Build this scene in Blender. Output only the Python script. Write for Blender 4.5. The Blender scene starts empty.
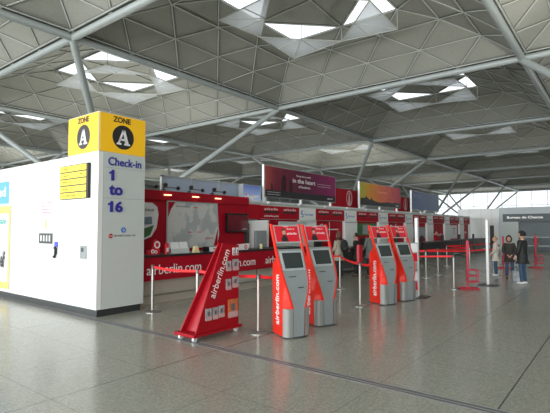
import bpy, bmesh, math, random
from mathutils import Vector, Matrix
random.seed(7)
S = bpy.context.scene
C = S.collection
PI = math.pi

# ------------------------------------------------------------------ materials
MATS = {}
def mat(name, col, rough=0.5, metal=0.0, emit=0.0, noise=0.04, scale=6.0, spec=0.5, alpha=1.0):
    if name in MATS: return MATS[name]
    m = bpy.data.materials.new(name); m.use_nodes = True
    nt = m.node_tree; N = nt.nodes; L = nt.links
    b = N['Principled BSDF']
    b.inputs['Roughness'].default_value = rough
    b.inputs['Metallic'].default_value = metal
    b.inputs['Specular IOR Level'].default_value = spec
    b.inputs['Alpha'].default_value = alpha
    tc = N.new('ShaderNodeTexCoord'); nz = N.new('ShaderNodeTexNoise'); nz.inputs['Scale'].default_value = scale
    nz.inputs['Detail'].default_value = 4
    mr = N.new('ShaderNodeMapRange'); mr.inputs[3].default_value = 1 - noise; mr.inputs[4].default_value = 1 + noise
    mx = N.new('ShaderNodeVectorMath'); mx.operation = 'SCALE'
    mx.inputs[0].default_value = col[:3]
    L.new(tc.outputs['Object'], nz.inputs['Vector']); L.new(nz.outputs['Fac'], mr.inputs[0])
    L.new(mr.outputs[0], mx.inputs['Scale']); L.new(mx.outputs[0], b.inputs['Base Color'])
    if emit:
        L.new(mx.outputs[0], b.inputs['Emission Color']); b.inputs['Emission Strength'].default_value = emit
    MATS[name] = m
    return m

def ramp_mat(name, stops, axis=1, lo=0.0, hi=1.0, emit=0.0, rough=0.5, warp=0.0, wscale=2.0):
    m = bpy.data.materials.new(name); m.use_nodes = True
    N = m.node_tree.nodes; L = m.node_tree.links; b = N['Principled BSDF']; b.inputs['Roughness'].default_value = rough
    tc = N.new('ShaderNodeTexCoord'); sp = N.new('ShaderNodeSeparateXYZ'); mr = N.new('ShaderNodeMapRange')
    mr.inputs[1].default_value = lo; mr.inputs[2].default_value = hi
    nz = N.new('ShaderNodeTexNoise'); nz.inputs['Scale'].default_value = wscale; nz.inputs['Detail'].default_value = 5
    ma = N.new('ShaderNodeMath'); ma.operation = 'MULTIPLY_ADD'; ma.inputs[1].default_value = warp
    ad = N.new('ShaderNodeMath'); ad.operation = 'ADD'; ad.inputs[1].default_value = -warp * .5
    cr = N.new('ShaderNodeValToRGB')
    while len(cr.color_ramp.elements) < len(stops): cr.color_ramp.elements.new(0.5)
    for e, (p, c) in zip(cr.color_ramp.elements, stops): e.position = p; e.color = (*c, 1)
    L.new(tc.outputs['Object'], sp.inputs[0]); L.new(sp.outputs[axis], mr.inputs[0])
    L.new(tc.outputs['Object'], nz.inputs['Vector']); L.new(nz.outputs['Fac'], ma.inputs[0]); L.new(mr.outputs[0], ma.inputs[2])
    L.new(ma.outputs[0], ad.inputs[0]); L.new(ad.outputs[0], cr.inputs[0]); L.new(cr.outputs[0], b.inputs['Base Color'])
    if emit: L.new(cr.outputs[0], b.inputs['Emission Color']); b.inputs['Emission Strength'].default_value = emit
    return m

WHITE = mat('white_laminate', (.80, .82, .80), .35, noise=.02)
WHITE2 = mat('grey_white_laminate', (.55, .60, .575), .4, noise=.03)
PLINTH = mat('dark_plinth', (.03, .035, .035), .4)
SEAM = mat('seam_grey', (.35, .37, .37), .6)
YELLOW = mat('sign_yellow', (.93, .52, .01), .4, emit=.12, noise=.02)
YEL2 = mat('board_yellow', (.95, .72, .03), .4, emit=.1, noise=.02)
BLACK = mat('black_plastic', (.012, .012, .013), .35)
DARK = mat('dark_grey', (.05, .05, .052), .5)
INK = mat('sign_black', (.02, .02, .02), .5)
TXTW = mat('white_lettering', (.85, .85, .85), .5, noise=.01)
NAVY = mat('navy_lettering', (.035, .03, .30), .4)
RED = mat('red_laminate', (.40, .003, .016), .5, noise=.05, spec=.25)
REDD = mat('red_counter', (.37, .003, .016), .45, noise=.05, spec=.25)
KRED = mat('kiosk_red', (.78, .028, .014), .3, noise=.03)
KRED2 = mat('kiosk_poster_red', (.70, .01, .03), .35)
KGREY = mat('kiosk_grey', (.25, .28, .285), .4, noise=.03)
KGREY2 = mat('kiosk_frame_grey', (.42, .45, .45), .35)
SILV = mat('kiosk_skirt_silver', (.30, .31, .295), .5, .35, noise=.05)
SCREEN = mat('dark_screen', (.035, .045, .045), .12)
STEEL = mat('brushed_steel', (.36, .36, .34), .36, .85)
WSTEEL = mat('white_painted_metal', (.78, .80, .80), .35, .1)
BELT = mat('red_belt', (.85, .015, .02), .6)
TUBE = mat('painted_tube_grey', (.42, .46, .45), .42, .1, noise=.03, scale=1)
RIB = mat('roof_rib', (.60, .62, .58), .5, noise=.03)
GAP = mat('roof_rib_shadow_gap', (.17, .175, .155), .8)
SKIN = mat('skin', (.58, .33, .24), .5)
PAPER = mat('paper', (.78, .79, .80), .6)
BEIGE = mat('beige_panel', (.48, .45, .38), .4, .2)
BLUEAD = mat('blue_poster', (.10, .40, .85), .4, emit=.05)
BLUE2 = mat('logo_blue', (.03, .16, .50), .4)
ORANGE = mat('orange_print', (.50, .17, .06), .6, noise=.6, spec=.2, scale=20)
GREEN = mat('green_print', (.06, .16, .05), .5, noise=.3, scale=10)
PHOTO = mat('mixed_grey_print', (.33, .35, .36), .6, noise=.8, spec=.2, scale=25)
WARM = mat('warm_lamp', (1.0, .75, .40), .5, emit=2.5, noise=0)

# floor
def floor_mat():
    m = bpy.data.materials.new('terrazzo_floor'); m.use_nodes = True
    N = m.node_tree.nodes; L = m.node_tree.links; b = N['Principled BSDF']
    tc = N.new('ShaderNodeTexCoord'); sp = N.new('ShaderNodeSeparateXYZ'); L.new(tc.outputs['Object'], sp.inputs[0])
    def line(out, off, pitch, w):
        a = N.new('ShaderNodeMath'); a.operation = 'ADD'; a.inputs[1].default_value = -off + 200 * pitch; L.new(out, a.inputs[0])
        d = N.new('ShaderNodeMath'); d.operation = 'PINGPONG'; d.inputs[1].default_value = pitch / 2; L.new(a.outputs[0], d.inputs[0])
        c = N.new('ShaderNodeMath'); c.operation = 'LESS_THAN'; c.inputs[1].default_value = w / 2; L.new(d.outputs[0], c.inputs[0])
        return c.outputs[0]
    def mx(a, b_): 
        q = N.new('ShaderNodeMath'); q.operation = 'MAXIMUM'; L.new(a, q.inputs[0]); L.new(b_, q.inputs[1]); return q.outputs[0]
    big = line(sp.outputs[0], -4.55, 3.555, .015)
    small = mx(line(sp.outputs[0], -4.55, 1.185, .010), line(sp.outputs[1], 4.6, 1.185, .010))
    v = N.new('ShaderNodeTexVoronoi'); v.inputs['Scale'].default_value = 55; L.new(tc.outputs['Object'], v.inputs['Vector'])
    n2 = N.new('ShaderNodeTexNoise'); n2.inputs['Scale'].default_value = .9; n2.inputs['Detail'].default_value = 6; L.new(tc.outputs['Object'], n2.inputs['Vector'])
    n3 = N.new('ShaderNodeTexNoise'); n3.inputs['Scale'].default_value = 30; n3.inputs['Detail'].default_value = 3; L.new(tc.outputs['Object'], n3.inputs['Vector'])
    cr = N.new('ShaderNodeValToRGB'); L.new(v.outputs['Color'], cr.inputs[0])
    e = cr.color_ramp.elements; e[0].color = (.31, .31, .262, 1); e[1].color = (.50, .50, .43, 1)
    m1 = N.new('ShaderNodeMix'); m1.data_type = 'RGBA'; m1.blend_type = 'MULTIPLY'; m1.inputs[0].default_value = .35
    L.new(cr.outputs[0], m1.inputs[6]); L.new(n3.outputs['Fac'], m1.inputs[7])
    m2 = N.new('ShaderNodeMix'); m2.data_type = 'RGBA'; m2.inputs[7].default_value = (.10, .095, .085, 1)
    sm = N.new('ShaderNodeMath'); sm.operation = 'MULTIPLY'; sm.inputs[1].default_value = .55; L.new(small, sm.inputs[0])
    L.new(m1.outputs[2], m2.inputs[6]); L.new(sm.outputs[0], m2.inputs[0])
    m3 = N.new('ShaderNodeMix'); m3.data_type = 'RGBA'; m3.inputs[7].default_value = (.07, .07, .06, 1)
    L.new(m2.outputs[2], m3.inputs[6]); L.new(big, m3.inputs[0]); L.new(m3.outputs[2], b.inputs['Base Color'])
    mr = N.new('ShaderNodeMapRange'); mr.inputs[3].default_value = .13; mr.inputs[4].default_value = .27
    L.new(n2.outputs['Fac'], mr.inputs[0]); L.new(mr.outputs[0], b.inputs['Roughness'])
    b.inputs['Specular IOR Level'].default_value = .55
    return m
FLOOR = floor_mat()

def roof_mat():
    m = bpy.data.materials.new('roof_panel'); m.use_nodes = True
    N = m.node_tree.nodes; L = m.node_tree.links; b = N['Principled BSDF']; b.inputs['Roughness'].default_value = .55
    tc = N.new('ShaderNodeTexCoord')
    w = N.new('ShaderNodeTexNoise'); w.inputs['Scale'].default_value = .35; w.inputs['Detail'].default_value = 5
    L.new(tc.outputs['Object'], w.inputs['Vector'])
    n = N.new('ShaderNodeTexNoise'); n.inputs['Scale'].default_value = 8; L.new(tc.outputs['Object'], n.inputs['Vector'])
    ad = N.new('ShaderNodeMath'); ad.operation = 'ADD'; L.new(w.outputs['Fac'], ad.inputs[0]); L.new(n.outputs['Fac'], ad.inputs[1])
    cr = N.new('ShaderNodeValToRGB'); mr = N.new('ShaderNodeMapRange'); mr.inputs[1].default_value = .6; mr.inputs[2].default_value = 1.4
    L.new(ad.outputs[0], mr.inputs[0]); L.new(mr.outputs[0], cr.inputs[0])
    e = cr.color_ramp.elements; e[0].color = (.36, .365, .32, 1); e[1].color = (.44, .445, .395, 1)
    L.new(cr.outputs[0], b.inputs['Base Color'])
    return m
ROOF = roof_mat()

def mix_transparent(name, col, fac, rough=.5, gloss=False):
    m = bpy.data.materials.new(name); m.use_nodes = True
    N = m.node_tree.nodes; L = m.node_tree.links; N.remove(N['Principled BSDF']); out = N['Material Output']
    t = N.new('ShaderNodeBsdfTransparent'); mix = N.new('ShaderNodeMixShader'); mix.inputs[0].default_value = fac
    d = N.new('ShaderNodeBsdfGlossy' if gloss else 'ShaderNodeBsdfDiffuse'); d.inputs['Color'].default_value = (*col, 1)
    L.new(t.outputs[0], mix.inputs[1]); L.new(d.outputs[0], mix.inputs[2]); L.new(mix.outputs[0], out.inputs[0])
    return m
MESHR = mix_transparent('perforated_reflector', (.62, .65, .65), .75)
def _translucent(m):
    N = m.node_tree.nodes; L = m.node_tree.links; mix = [n for n in N if n.type == 'MIX_SHADER'][0]; d = [n for n in N if n.type == 'BSDF_DIFFUSE'][0]
    tr = N.new('ShaderNodeBsdfTranslucent'); tr.inputs['Color'].default_value = (.75, .78, .78, 1); m2 = N.new('ShaderNodeMixShader'); m2.inputs[0].default_value = .5
    L.new(d.outputs[0], m2.inputs[1]); L.new(tr.outputs[0], m2.inputs[2]); L.new(m2.outputs[0], mix.inputs[2])
_translucent(MESHR)
GLASS = mix_transparent('clear_glazing', (.8, .85, .9), .08, gloss=True)
BGLASS = mix_transparent('bluish_glazing', (.50, .60, .74), .75)

# ------------------------------------------------------------------ mesh tools
class MB:
    def __init__(s): s.v = []; s.f = []
    def add(s, vs, fs):
        o = len(s.v); s.v += [tuple(v) for v in vs]; s.f += [tuple(i + o for i in f) for f in fs]; return s
    def box(s, x0, x1, y0, y1, z0, z1):
        return s.add([(x, y, z) for x in (x0, x1) for y in (y0, y1) for z in (z0, z1)],
                     [(0, 1, 3, 2), (4, 6, 7, 5), (0, 4, 5, 1), (2, 3, 7, 6), (0, 2, 6, 4), (1, 5, 7, 3)])
    def tube(s, a, b, r0, r1=None, n=12, cap=True):
        r1 = r0 if r1 is None else r1; a = Vector(a); b = Vector(b); d = (b - a).normalized()
        u = d.orthogonal().normalized(); w = d.cross(u)
        vs = [tuple(c + (u * math.cos(2 * PI * k / n) + w * math.sin(2 * PI * k / n)) * r) for c, r in ((a, r0), (b, r1)) for k in range(n)]
        fs = [(k, (k + 1) % n, n + (k + 1) % n, n + k) for k in range(n)]
        if cap: fs += [tuple(range(n))[::-1], tuple(range(n, 2 * n))]
        return s.add(vs, fs)
    def path(s, pts, r, n=8):
        for a, b in zip(pts, pts[1:]): s.tube(a, b, r, n=n)
        return s
    def lathe(s, prof, c=(0, 0, 0), n=24):
        vs = [(c[0] + r * math.cos(2 * PI * k / n), c[1] + r * math.sin(2 * PI * k / n), c[2] + z) for r, z in prof for k in range(n)]
        fs = [(i * n + k, i * n + (k + 1) % n, (i + 1) * n + (k + 1) % n, (i + 1) * n + k) for i in range(len(prof) - 1) for k in range(n)]
        fs += [tuple(range(n))[::-1], tuple(range((len(prof) - 1) * n, len(prof) * n))]
        return s.add(vs, fs)
    def prism(s, poly, o, r, u, t):
        """polygon in the (r,u) plane at o, thickness t along r x u"""
        o = Vector(o); r = Vector(r); u = Vector(u); nn = r.cross(u).normalized() * t; k = len(poly)
        vs = [tuple(o + r * a + u * b) for a, b in poly] + [tuple(o + r * a + u * b + nn) for a, b in poly]
        return s.add(vs, [tuple(range(k))[::-1], tuple(range(k, 2 * k))] + [(i, (i + 1) % k, k + (i + 1) % k, k + i) for i in range(k)])
    def bar(s, a, b, w, h, up=(0, 0, 1)):
        a = Vector(a); b = Vector(b); d = (b - a).normalized(); up = Vector(up)
        sd = d.cross(up).normalized() * w / 2; uu = sd.cross(d).normalized() * h / 2
        vs = [tuple(c + p * sd + q * uu) for c in (a, b) for p, q in ((-1, -1), (1, -1), (1, 1), (-1, 1))]
        return s.add(vs, [(3, 2, 1, 0), (4, 5, 6, 7), (0, 1, 5, 4), (1, 2, 6, 5), (2, 3, 7, 6), (3, 0, 4, 7)])
    def build(s, name, m, parent=None, bevel=0.0, smooth=False):
        me = bpy.data.meshes.new(name); me.from_pydata(s.v, [], s.f); me.update()
        bm = bmesh.new(); bm.from_mesh(me)
        bmesh.ops.recalc_face_normals(bm, faces=bm.faces)
        bm.to_mesh(me); bm.free()
        me.materials.append(m)
        o = bpy.data.objects.new(name, me); C.objects.link(o)
        if smooth:
            for p in me.polygons: p.use_smooth = True
            me.set_sharp_from_angle(angle=math.radians(40))
        if bevel:
            b = o.modifiers.new('b', 'BEVEL'); b.width = bevel; b.segments = 2; b.limit_method = 'ANGLE'
        if parent: o.parent = parent
        return o
def box(name, m, parent, *a, bevel=0.0): return MB().box(*a).build(name, m, parent, bevel)

def thing(name, label, cat, loc=(0, 0, 0), rz=0.0, group=None):
    o = bpy.data.objects.new(name, None); C.objects.link(o); o.empty_display_size = .1
    o.location = loc; o.rotation_euler = (0, 0, rz); return tag(o, label, cat, group)
def tag(o, label, cat, group=None):
    o['label'] = label; o['category'] = cat
    if group: o['group'] = group
    return o
def struct(o): o['kind'] = 'structure'; return o
def setp(o, p): o.parent = p; return o
def copy_tree(o, parent=None):
    c = o.copy(); C.objects.link(c); c.parent = parent
    for ch in [x for x in C.objects if x.parent == o]: copy_tree(ch, c)
    return c

def text(body, o, r, u, m, parent, w=None, h=None, depth=.004, bold=0.0, name='lettering', align=0):
    cu = bpy.data.curves.new('t', 'FONT'); cu.body = body; cu.extrude = .5; cu.offset = bold; cu.resolution_u = 3
    ob = bpy.data.objects.new('t', cu); C.objects.link(ob)
    dg = bpy.context.evaluated_depsgraph_get(); me = bpy.data.meshes.new_from_object(ob.evaluated_get(dg))
    bpy.data.objects.remove(ob)
    xs = [v.co.x for v in me.vertices]; ys = [v.co.y for v in me.vertices]
    x0, x1, y0, y1 = min(xs), max(xs), min(ys), max(ys)
    sx = w / (x1 - x0) if w else None; sy = h / (y1 - y0) if h else None
    if sx is None: sx = sy
    if sy is None: sy = sx
    r = Vector(r).normalized(); u = Vector(u).normalized(); n = r.cross(u); o = Vector(o)
    for v in me.vertices:
        x = (v.co.x - x0 - align * (x1 - x0)) * sx; y = (v.co.y - y0) * sy
        v.co = o + r * x + u * y + n * ((v.co.z + .5) * depth)
    me.materials.clear(); me.materials.append(m); me.name = name
    ob = bpy.data.objects.new(name, me); C.objects.link(ob)
    if parent: ob.parent = parent
    return ob
PX = ((0, 1, 0), (0, 0, 1))       # face looking along +X
NY = ((1, 0, 0), (0, 0, 1))       # face looking along -Y
def disc(r, n=28, sx=1.0, sy=1.0): return [(r * sx * math.cos(2 * PI * k / n), r * sy * math.sin(2 * PI * k / n)) for k in range(n)]
def ringpoly(mb, o, r, u, r0, r1, t, n=28, a0=0, a1=2 * PI):
    for k in range(n):
        a = a0 + (a1 - a0) * k / n; b = a0 + (a1 - a0) * (k + 1) / n
        mb.prism([(r0 * math.cos(a), r0 * math.sin(a)), (r1 * math.cos(a), r1 * math.sin(a)), (r1 * math.cos(b), r1 * math.sin(b)), (r0 * math.cos(b), r0 * math.sin(b))], o, r, u, t)
    return mb

# ------------------------------------------------------------------ setting: floor, roof, far walls
GX, GY, BS, CELL = -23.25, 12.1, 18.2, 3.64
BX = 18.6; CX = BX / 5
struct(box('floor', FLOOR, None, GX - 4 * BX, GX + 4 * BX, GY - 3 * BS, GY + 7 * BS, -.2, 0))
MB().box(-40, 40, 4.56, 4.575, 0, .003).box(-40, 40, 4.60, 4.612, 0, .003).box(-40, 40, 4.66, 4.675, 0, .003)
j = MB().box(-9.0 - 60, 40, 4.535, 4.685, 0, .0015).build('trim_1', mat('joint_rubber', (.10, .10, .10), .35), None); struct(j)
j2 = MB()
for a in (4.54, 4.60, 4.67): j2.box(-69, 40, a, a + .012, 0, .004)
setp(j2.build('joint_strip', mat('joint_metal', (.30, .31, .31), .35, .5), None), j)

ZR = [12.2, 13.3, 14.15, 14.6]
def V(i, j_, z): return Vector((i * CX, j_ * CELL, z))
def dome():
    rings = []
    for k in range(4):
        a = .5 * k; n = 5 - k; side = []
        cs = [(a, a), (5 - a, a), (5 - a, 5 - a), (a, 5 - a)]
        for q in range(4):
            p0, p1 = cs[q], cs[(q + 1) % 4]
            side.append([V(p0[0] + (p1[0] - p0[0]) * t / n, p0[1] + (p1[1] - p0[1]) * t / n, ZR[k]) for t in range(n + 1)])
        rings.append(side)
    tri = []; edges = set()
    def T(*p): tri.append(p)
    for k in range(3):
        for q in range(4):
            lo, hi = rings[k][q], rings[k + 1][q]
            for t in range(len(hi)):
                T(lo[t], lo[t + 1], hi[t])
                if t < len(hi) - 1: T(lo[t + 1], hi[t + 1], hi[t])
    mids = [rings[3][q][1] for q in range(4)]; apex = V(2.5, 2.5, 14.85)
    corners = [rings[3][q][0] for q in range(4)]
    for q in range(4): T(mids[q], mids[(q + 1) % 4], apex)
    mb = MB()
    E = {}
    for p in tri:
        mb.add([tuple(x) for x in p], [(0, 1, 2)])
        for a, b in ((0, 1), (1, 2), (2, 0)):
            key = tuple(sorted((tuple(round(c, 3) for c in p[a]), tuple(round(c, 3) for c in p[b])))); E[key] = 1
    ceil = mb.build('ceiling', ROOF, None)
    mid = Vector((2.5 * CELL, 2.5 * CELL, 0))
    rb = MB(); gp = MB()
    for a, b in E:
        a = Vector(a); b = Vector(b)
        if a.z < 12.3 and b.z < 12.3: continue
        gp.bar(a - Vector((0, 0, .03)), b - Vector((0, 0, .03)), .15, .02)  # dark strip along each rib: panel gap plus the rib's painted shadow
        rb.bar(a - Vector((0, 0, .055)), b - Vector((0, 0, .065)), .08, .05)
    setp(rb.build('lattice_rib', RIB, None), ceil); setp(gp.build('rib_shadow_strip', GAP, None), ceil)
    gl = MB(); rf = MB(); fr = MB()
    for q in range(4):
        c = corners[q]; m1 = mids[q]; m0 = mids[(q - 1) % 4]
        gl.add([tuple(c + Vector((0, 0, .12))), tuple(m1 + Vector((0, 0, .12))), tuple(m0 + Vector((0, 0, .12)))], [(0, 1, 2)])
        c2 = Vector((c.x, c.y, 13.35)); a2 = Vector((m1.x, m1.y, 13.6)); b2 = Vector((m0.x, m0.y, 13.6))
        rf.add([tuple(c2), tuple(a2), tuple(b2)], [(0, 1, 2)])
        cm = (a2 + b2) / 2
        for a, b in ((c2, a2), (a2, b2), (b2, c2), (c2, cm), ((c2 + a2) / 2, cm), ((c2 + b2) / 2, cm)): fr.tube(a, b, .035, n=6)
        for a, b in ((c2, c), (a2, m1), (cm, (m1 + m0) / 2)): fr.tube(a, b, .02, n=5)
    setp(gl.build('rooflight_glazing', GLASS, None), ceil); setp(rf.build('rooflight_reflector', MESHR, None), ceil)
    setp(fr.build('reflector_frame', RIB, None), ceil)
    return struct(ceil)
c0 = dome(); c0.location = (GX, GY, 0)
for bi in range(-4, 3):
    for bj in range(-2, 7):
        if bi == 0 and bj == 0: continue
        c = copy_tree(c0); c.location = (GX + bi * BX, GY + bj * BS, 0)
# perimeter tubes of the roof grid, each line one trim
n = 2
for i in range(-4, 4):
    m_ = MB().tube((GX + i * BX, GY - 2 * BS, 11.95), (GX + i * BX, GY + 7 * BS, 11.95), .20, n=14)
    o = m_.build('trim_%d' % n, TUBE, None, smooth=True); struct(o); n += 1
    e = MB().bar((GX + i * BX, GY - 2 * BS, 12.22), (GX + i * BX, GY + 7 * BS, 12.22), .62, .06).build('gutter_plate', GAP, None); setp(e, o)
    e = MB().bar((GX + i * BX - .26, GY - 2 * BS, 12.2), (GX + i * BX - .26, GY + 7 * BS, 12.2), .07, .1).bar((GX + i * BX + .26, GY - 2 * BS, 12.2), (GX + i * BX + .26, GY + 7 * BS, 12.2), .07, .1).build('edge_rail', RIB, None); setp(e, o)
for j_ in range(-2, 8):
    y = GY + j_ * BS
    o = MB().tube((GX - 4 * BX, y, 11.95), (GX + 3 * BX, y, 11.95), .20, n=14).build('trim_%d' % n, TUBE, None, smooth=True); struct(o); n += 1
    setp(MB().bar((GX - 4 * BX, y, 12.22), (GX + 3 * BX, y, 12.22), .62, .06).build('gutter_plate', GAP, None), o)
    setp(MB().bar((GX - 4 * BX, y - .26, 12.2), (GX + 3 * BX, y - .26, 12.2), .07, .1).bar((GX - 4 * BX, y + .26, 12.2), (GX + 3 * BX, y + .26, 12.2), .07, .1).build('edge_rail', RIB, None), o)

# outer walls
WALLG = mat('far_wall_grey', (.45, .46, .44), .6)
struct(box('wall_left', WALLG, None, GX - 4 * BX - .3, GX - 4 * BX, GY - 2 * BS, GY + 7 * BS, 0, 12.2))
struct(box('wall_right', WALLG, None, GX + 3 * BX, GX + 3 * BX + .3, GY - 2 * BS, GY + 7 * BS, 0, 12.2))
def glasswall(name, y, x0):
    x1 = GX + 3 * BX
    o = box(name, GLASS, None, x0, x1, y, y + .02, 0, 12.2); struct(o)
    f = MB(); x = x0
    while x <= x1 + .1: f.box(x - .06, x + .06, y - .1, y + .1, 0, 12.2); x += CX
    for z in (.1, 4, 8, 12.1): f.box(x0, x1, y - .06, y + .06, z - .06, z + .06)
    setp(f.build('window_frame', TUBE, None), o)
    return o
glasswall('window_1', GY + 7 * BS, -46)
glasswall('window_2', GY - 2 * BS, GX - 4 * BX)
struct(box('wall_back', WALLG, None, GX - 4 * BX, -46, GY + 7 * BS, GY + 7 * BS + .3, 0, 12.2))

# ------------------------------------------------------------------ tree columns
def tree(bi, bj, label, light=1.0):
    cx, cy = GX + (bi + .5) * BX, GY + (bj + .5) * BS
    t = thing('tree_column', label, 'column', (cx, cy, 0), group='branching steel columns carrying the roof')
    for sx in (-1, 1):
        for sy in (-1, 1):
            b = (sx * 1.7, sy * 1.7)
            MB().tube((*b, 0), (*b, 4.0), .23, n=16).build('column_tube', TUBE, t, smooth=True)
            MB().tube((*b, 4.0), (sx * (BX / 2), sy * (BS / 2), 11.85), .21, n=14).build('branch', TUBE, t, smooth=True)
            MB().tube((*b, 4.0), (sx * (BS / 2) * .0 + sx * .4, sy * .4, 6.6), .05, n=8).build('tie_rod', TUBE, t)
    m = MB()
    for z in (2.6, 4.0):
        for a, b in (((-1.7, -1.7), (1.7, -1.7)), ((1.7, -1.7), (1.7, 1.7)), ((1.7, 1.7), (-1.7, 1.7)), ((-1.7, 1.7), (-1.7, -1.7))): m.tube((*a, z), (*b, z), .1, n=10)
    m.build('cross_tube', TUBE, t, smooth=True)
    MB().box(-.9, .9, -.9, .9, 3.7, 3.95).build('uplighter', DARK, t)
    if light:
        l = bpy.data.lights.new('uplight', 'AREA'); l.shape = 'SQUARE'; l.size = 1.7; l.energy = UP * light; l.color = (1, .985, .93)
        lo = bpy.data.objects.new('uplight_lamp', l); C.objects.link(lo); lo.location = (0, 0, 4.05); lo.rotation_euler = (PI, 0, 0); lo.parent = t
    return t
UP = 2000
tree(-1, 0, 'steel tree column rising behind the white zone A cabin, its tubes spreading to the roof', .35)
tree(-1, 2, 'steel tree column rising behind the sunset banner, tubes forking to the roof', .5)
tree(-1, 4, 'steel tree column rising behind the blue banner, far down the hall', .35)
tree(-1, 6, 'farthest steel tree column standing by the bright end windows', .3)
tree(-3, 0, 'steel tree column far left, its slanting branch seen above the white cabin top', .9)
tree(-3, 2, 'steel tree column far beyond the red ticket desk wall', .5)
tree(-3, 4, 'steel tree column in the far left distance of the hall', .3)
tree(1, 0, 'steel tree column whose branch meets the roof node at the upper right', .8)
tree(1, 2, 'steel tree column off to the right, second along the hall', .55)
tree(1, 4, 'steel tree column off to the right, third along the hall', .35)
tree(-1, -2, 'steel tree column behind the viewpoint on the left', 1)
tree(1, -2, 'steel tree column behind the viewpoint on the right', 1)

# ------------------------------------------------------------------ zone A cabin
cab = thing('information_cabin', 'long white cabin with dark plinth carrying check-in 1 to 16 lettering', 'cabin', (-7.97, 4.71, 0))
def lx(x): return x + 7.97
def ly(y): return y - 4.71
box('body', WHITE, cab, lx(-14.6), 0, 0, 1.06, .14, 3.18)
box('plinth', PLINTH, cab, lx(-14.6), -.04, .04, 1.02, 0, .14)
m = MB()
for x in (-.09,): m.box(x, x + .008, -.003, .02, .14, 3.18)
m.box(lx(-11.78), lx(-11.765), -.004, .02, .14, 3.18)
m.box(-.003, .003, .10, .108, .14, 3.18).box(-.003, .003, .108, 1.06, 2.285, 2.293).box(-.003, .003, .108, 1.06, 2.885, 2.892)
for x in (-9.0, -10.35): m.box(lx(x), lx(x) + .004, -.002, .02, .14, 3.18)
m.box(lx(-14.6), -.09, -.002, .02, 2.93, 2.934)
m.build('panel_seam', SEAM, cab)
box('shaded_end_face', WHITE2, cab, -.01, .002, .108, 1.055, .15, 3.175)  # greyer sheet over the end face, its shade put into the colour
text('Check-in', (.003, .20, 2.935), *PX, NAVY, cab, w=.76, h=.165, depth=.012, bold=.012)
ONE = [(.045, 0), (.105, 0), (.105, .215), (.06, .215), (.05, .185), (0, .165), (0, .13), (.045, .14)]
MB().prism(ONE, (.003, .225, 2.635), *PX, .02).build('lettering', NAVY, cab)
MB().prism(ONE, (.003, .21, 2.015), *PX, .02).build('lettering', NAVY, cab)
text('to', (.003, .225, 2.345), *PX, NAVY, cab, w=.30, h=.205, depth=.02, bold=.03)
text('6', (.003, .365, 2.012), *PX, NAVY, cab, w=.17, h=.22, depth=.02, bold=.03)
MB().prism(disc(.055), (.002, .565, 1.66), *PX, .006).build('emblem', BLUE2, cab)
text('G', (.009, .545, 1.635), *PX, TXTW, cab, h=.05, depth=.002, name='emblem_mark')
MB().prism(disc(.045), (.002, .285, 1.545), *PX, .006).build('emblem', RED, cab)
box('emblem_mark', TXTW, cab, .008, .010, .245, .325, 1.538, 1.55)
text('BAA GUIDE TO ENERGY CARE', (.003, .37, 1.53), *PX, DARK, cab, w=.48, h=.035, depth=.002)
# notices on the front
pn = thing('advertising_poster', 'poster with blue top panel and yellow bands at the left end of white cabin', 'poster', (-14.3, 4.71, 0))
def px_(x): return x + 14.3
box('backing', PAPER, pn, px_(-14.3), px_(-11.82), -.02, -.001, .22, 2.98)
box('blue_panel', BLUEAD, pn, px_(-14.2), px_(-11.93), -.028, -.02, 2.30, 2.85)
text('united', (px_(-13.3), -.028, 2.48), *NY, TXTW, pn, w=1.2, h=.24, depth=.004, bold=.02)
b1 = mat('pale_yellow_band', (.90, .68, .16), .5)
box('yellow_band', b1, pn, px_(-14.3), px_(-11.82), -.028, -.02, 2.06, 2.24)
box('yellow_band', b1, pn, px_(-14.3), px_(-11.82), -.028, -.02, .22, .38)
box('yellow_edge', b1, pn, px_(-11.90), px_(-11.82), -.028, -.02, .38, 2.06)
text("winter's sale", (px_(-13.5), -.021, 1.80), *NY, mat('teal_lettering', (.08, .40, .35), .5), pn, w=1.45, h=.17, depth=.004, bold=.02)
for k in range(5): text('one way fares each day', (px_(-13.4), -.021, 1.62 - .1 * k), *NY, SEAM, pn, w=1.2 - .12 * k, h=.05, depth=.003)
text('elf', (px_(-12.35), -.021, .72), *NY, INK, pn, w=.30, h=.42, depth=.004, bold=.03)
bd = thing('directory_board', 'yellow five-row directory board with dark edge on white cabin front', 'sign', (-9.34, 4.71, 2.29))
box('board_case', INK, bd, 0, 1.10, -.06, -.001, 0, .69)
rows = [('Tickets', '1-8'), ('Check-in', 'Bags'), ('Airlines A-B', ''), ('Airlines C - M', ''), ('Tax Refund Desks', '')]
for k, (a, b) in enumerate(rows):
    z = .69 - .138 * (k + 1) + .008
    box('row_panel', YEL2, bd, .012, 1.04, -.066, -.06, z, z + .114)
    text(a, (.13, -.066, z + .04), *NY, mat('brown_lettering', (.08, .04, .005), .5), bd, h=.05, depth=.002)
    MB().prism([(0, 0), (.03, .018), (0, .036)], (.04, -.066, z + .04), *NY, .002).build('arrow', INK, bd)
    if b: text(b, (.82, -.066, z + .04), *NY, mat('brown_lettering', (.08, .04, .005), .5), bd, h=.05, depth=.002)
nt = thing('notice_sheet', 'tall paper notice with pink text above a dark grid on white cabin', 'notice', (-10.32, 4.71, 1.36))
box('sheet', PAPER, nt, 0, .60, -.008, -.001, .235, .96)
pink = mat('pink_print', (.60, .22, .32), .6)
for k in range(4): box('text_line', pink, nt, .08, .52, -.011, -.008, .88 - .07 * k, .90 - .07 * k)
MB().prism(disc(.09, sx=.7, sy=1.3), (.30, -.008, .42), *NY, .004).build('picture', mat('tan_print', (.6, .5, .3), .6, noise=.3, scale=20), nt)
box('grid_panel', DARK, nt, .0, .60, -.014, -.001, 0, .225)
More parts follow.
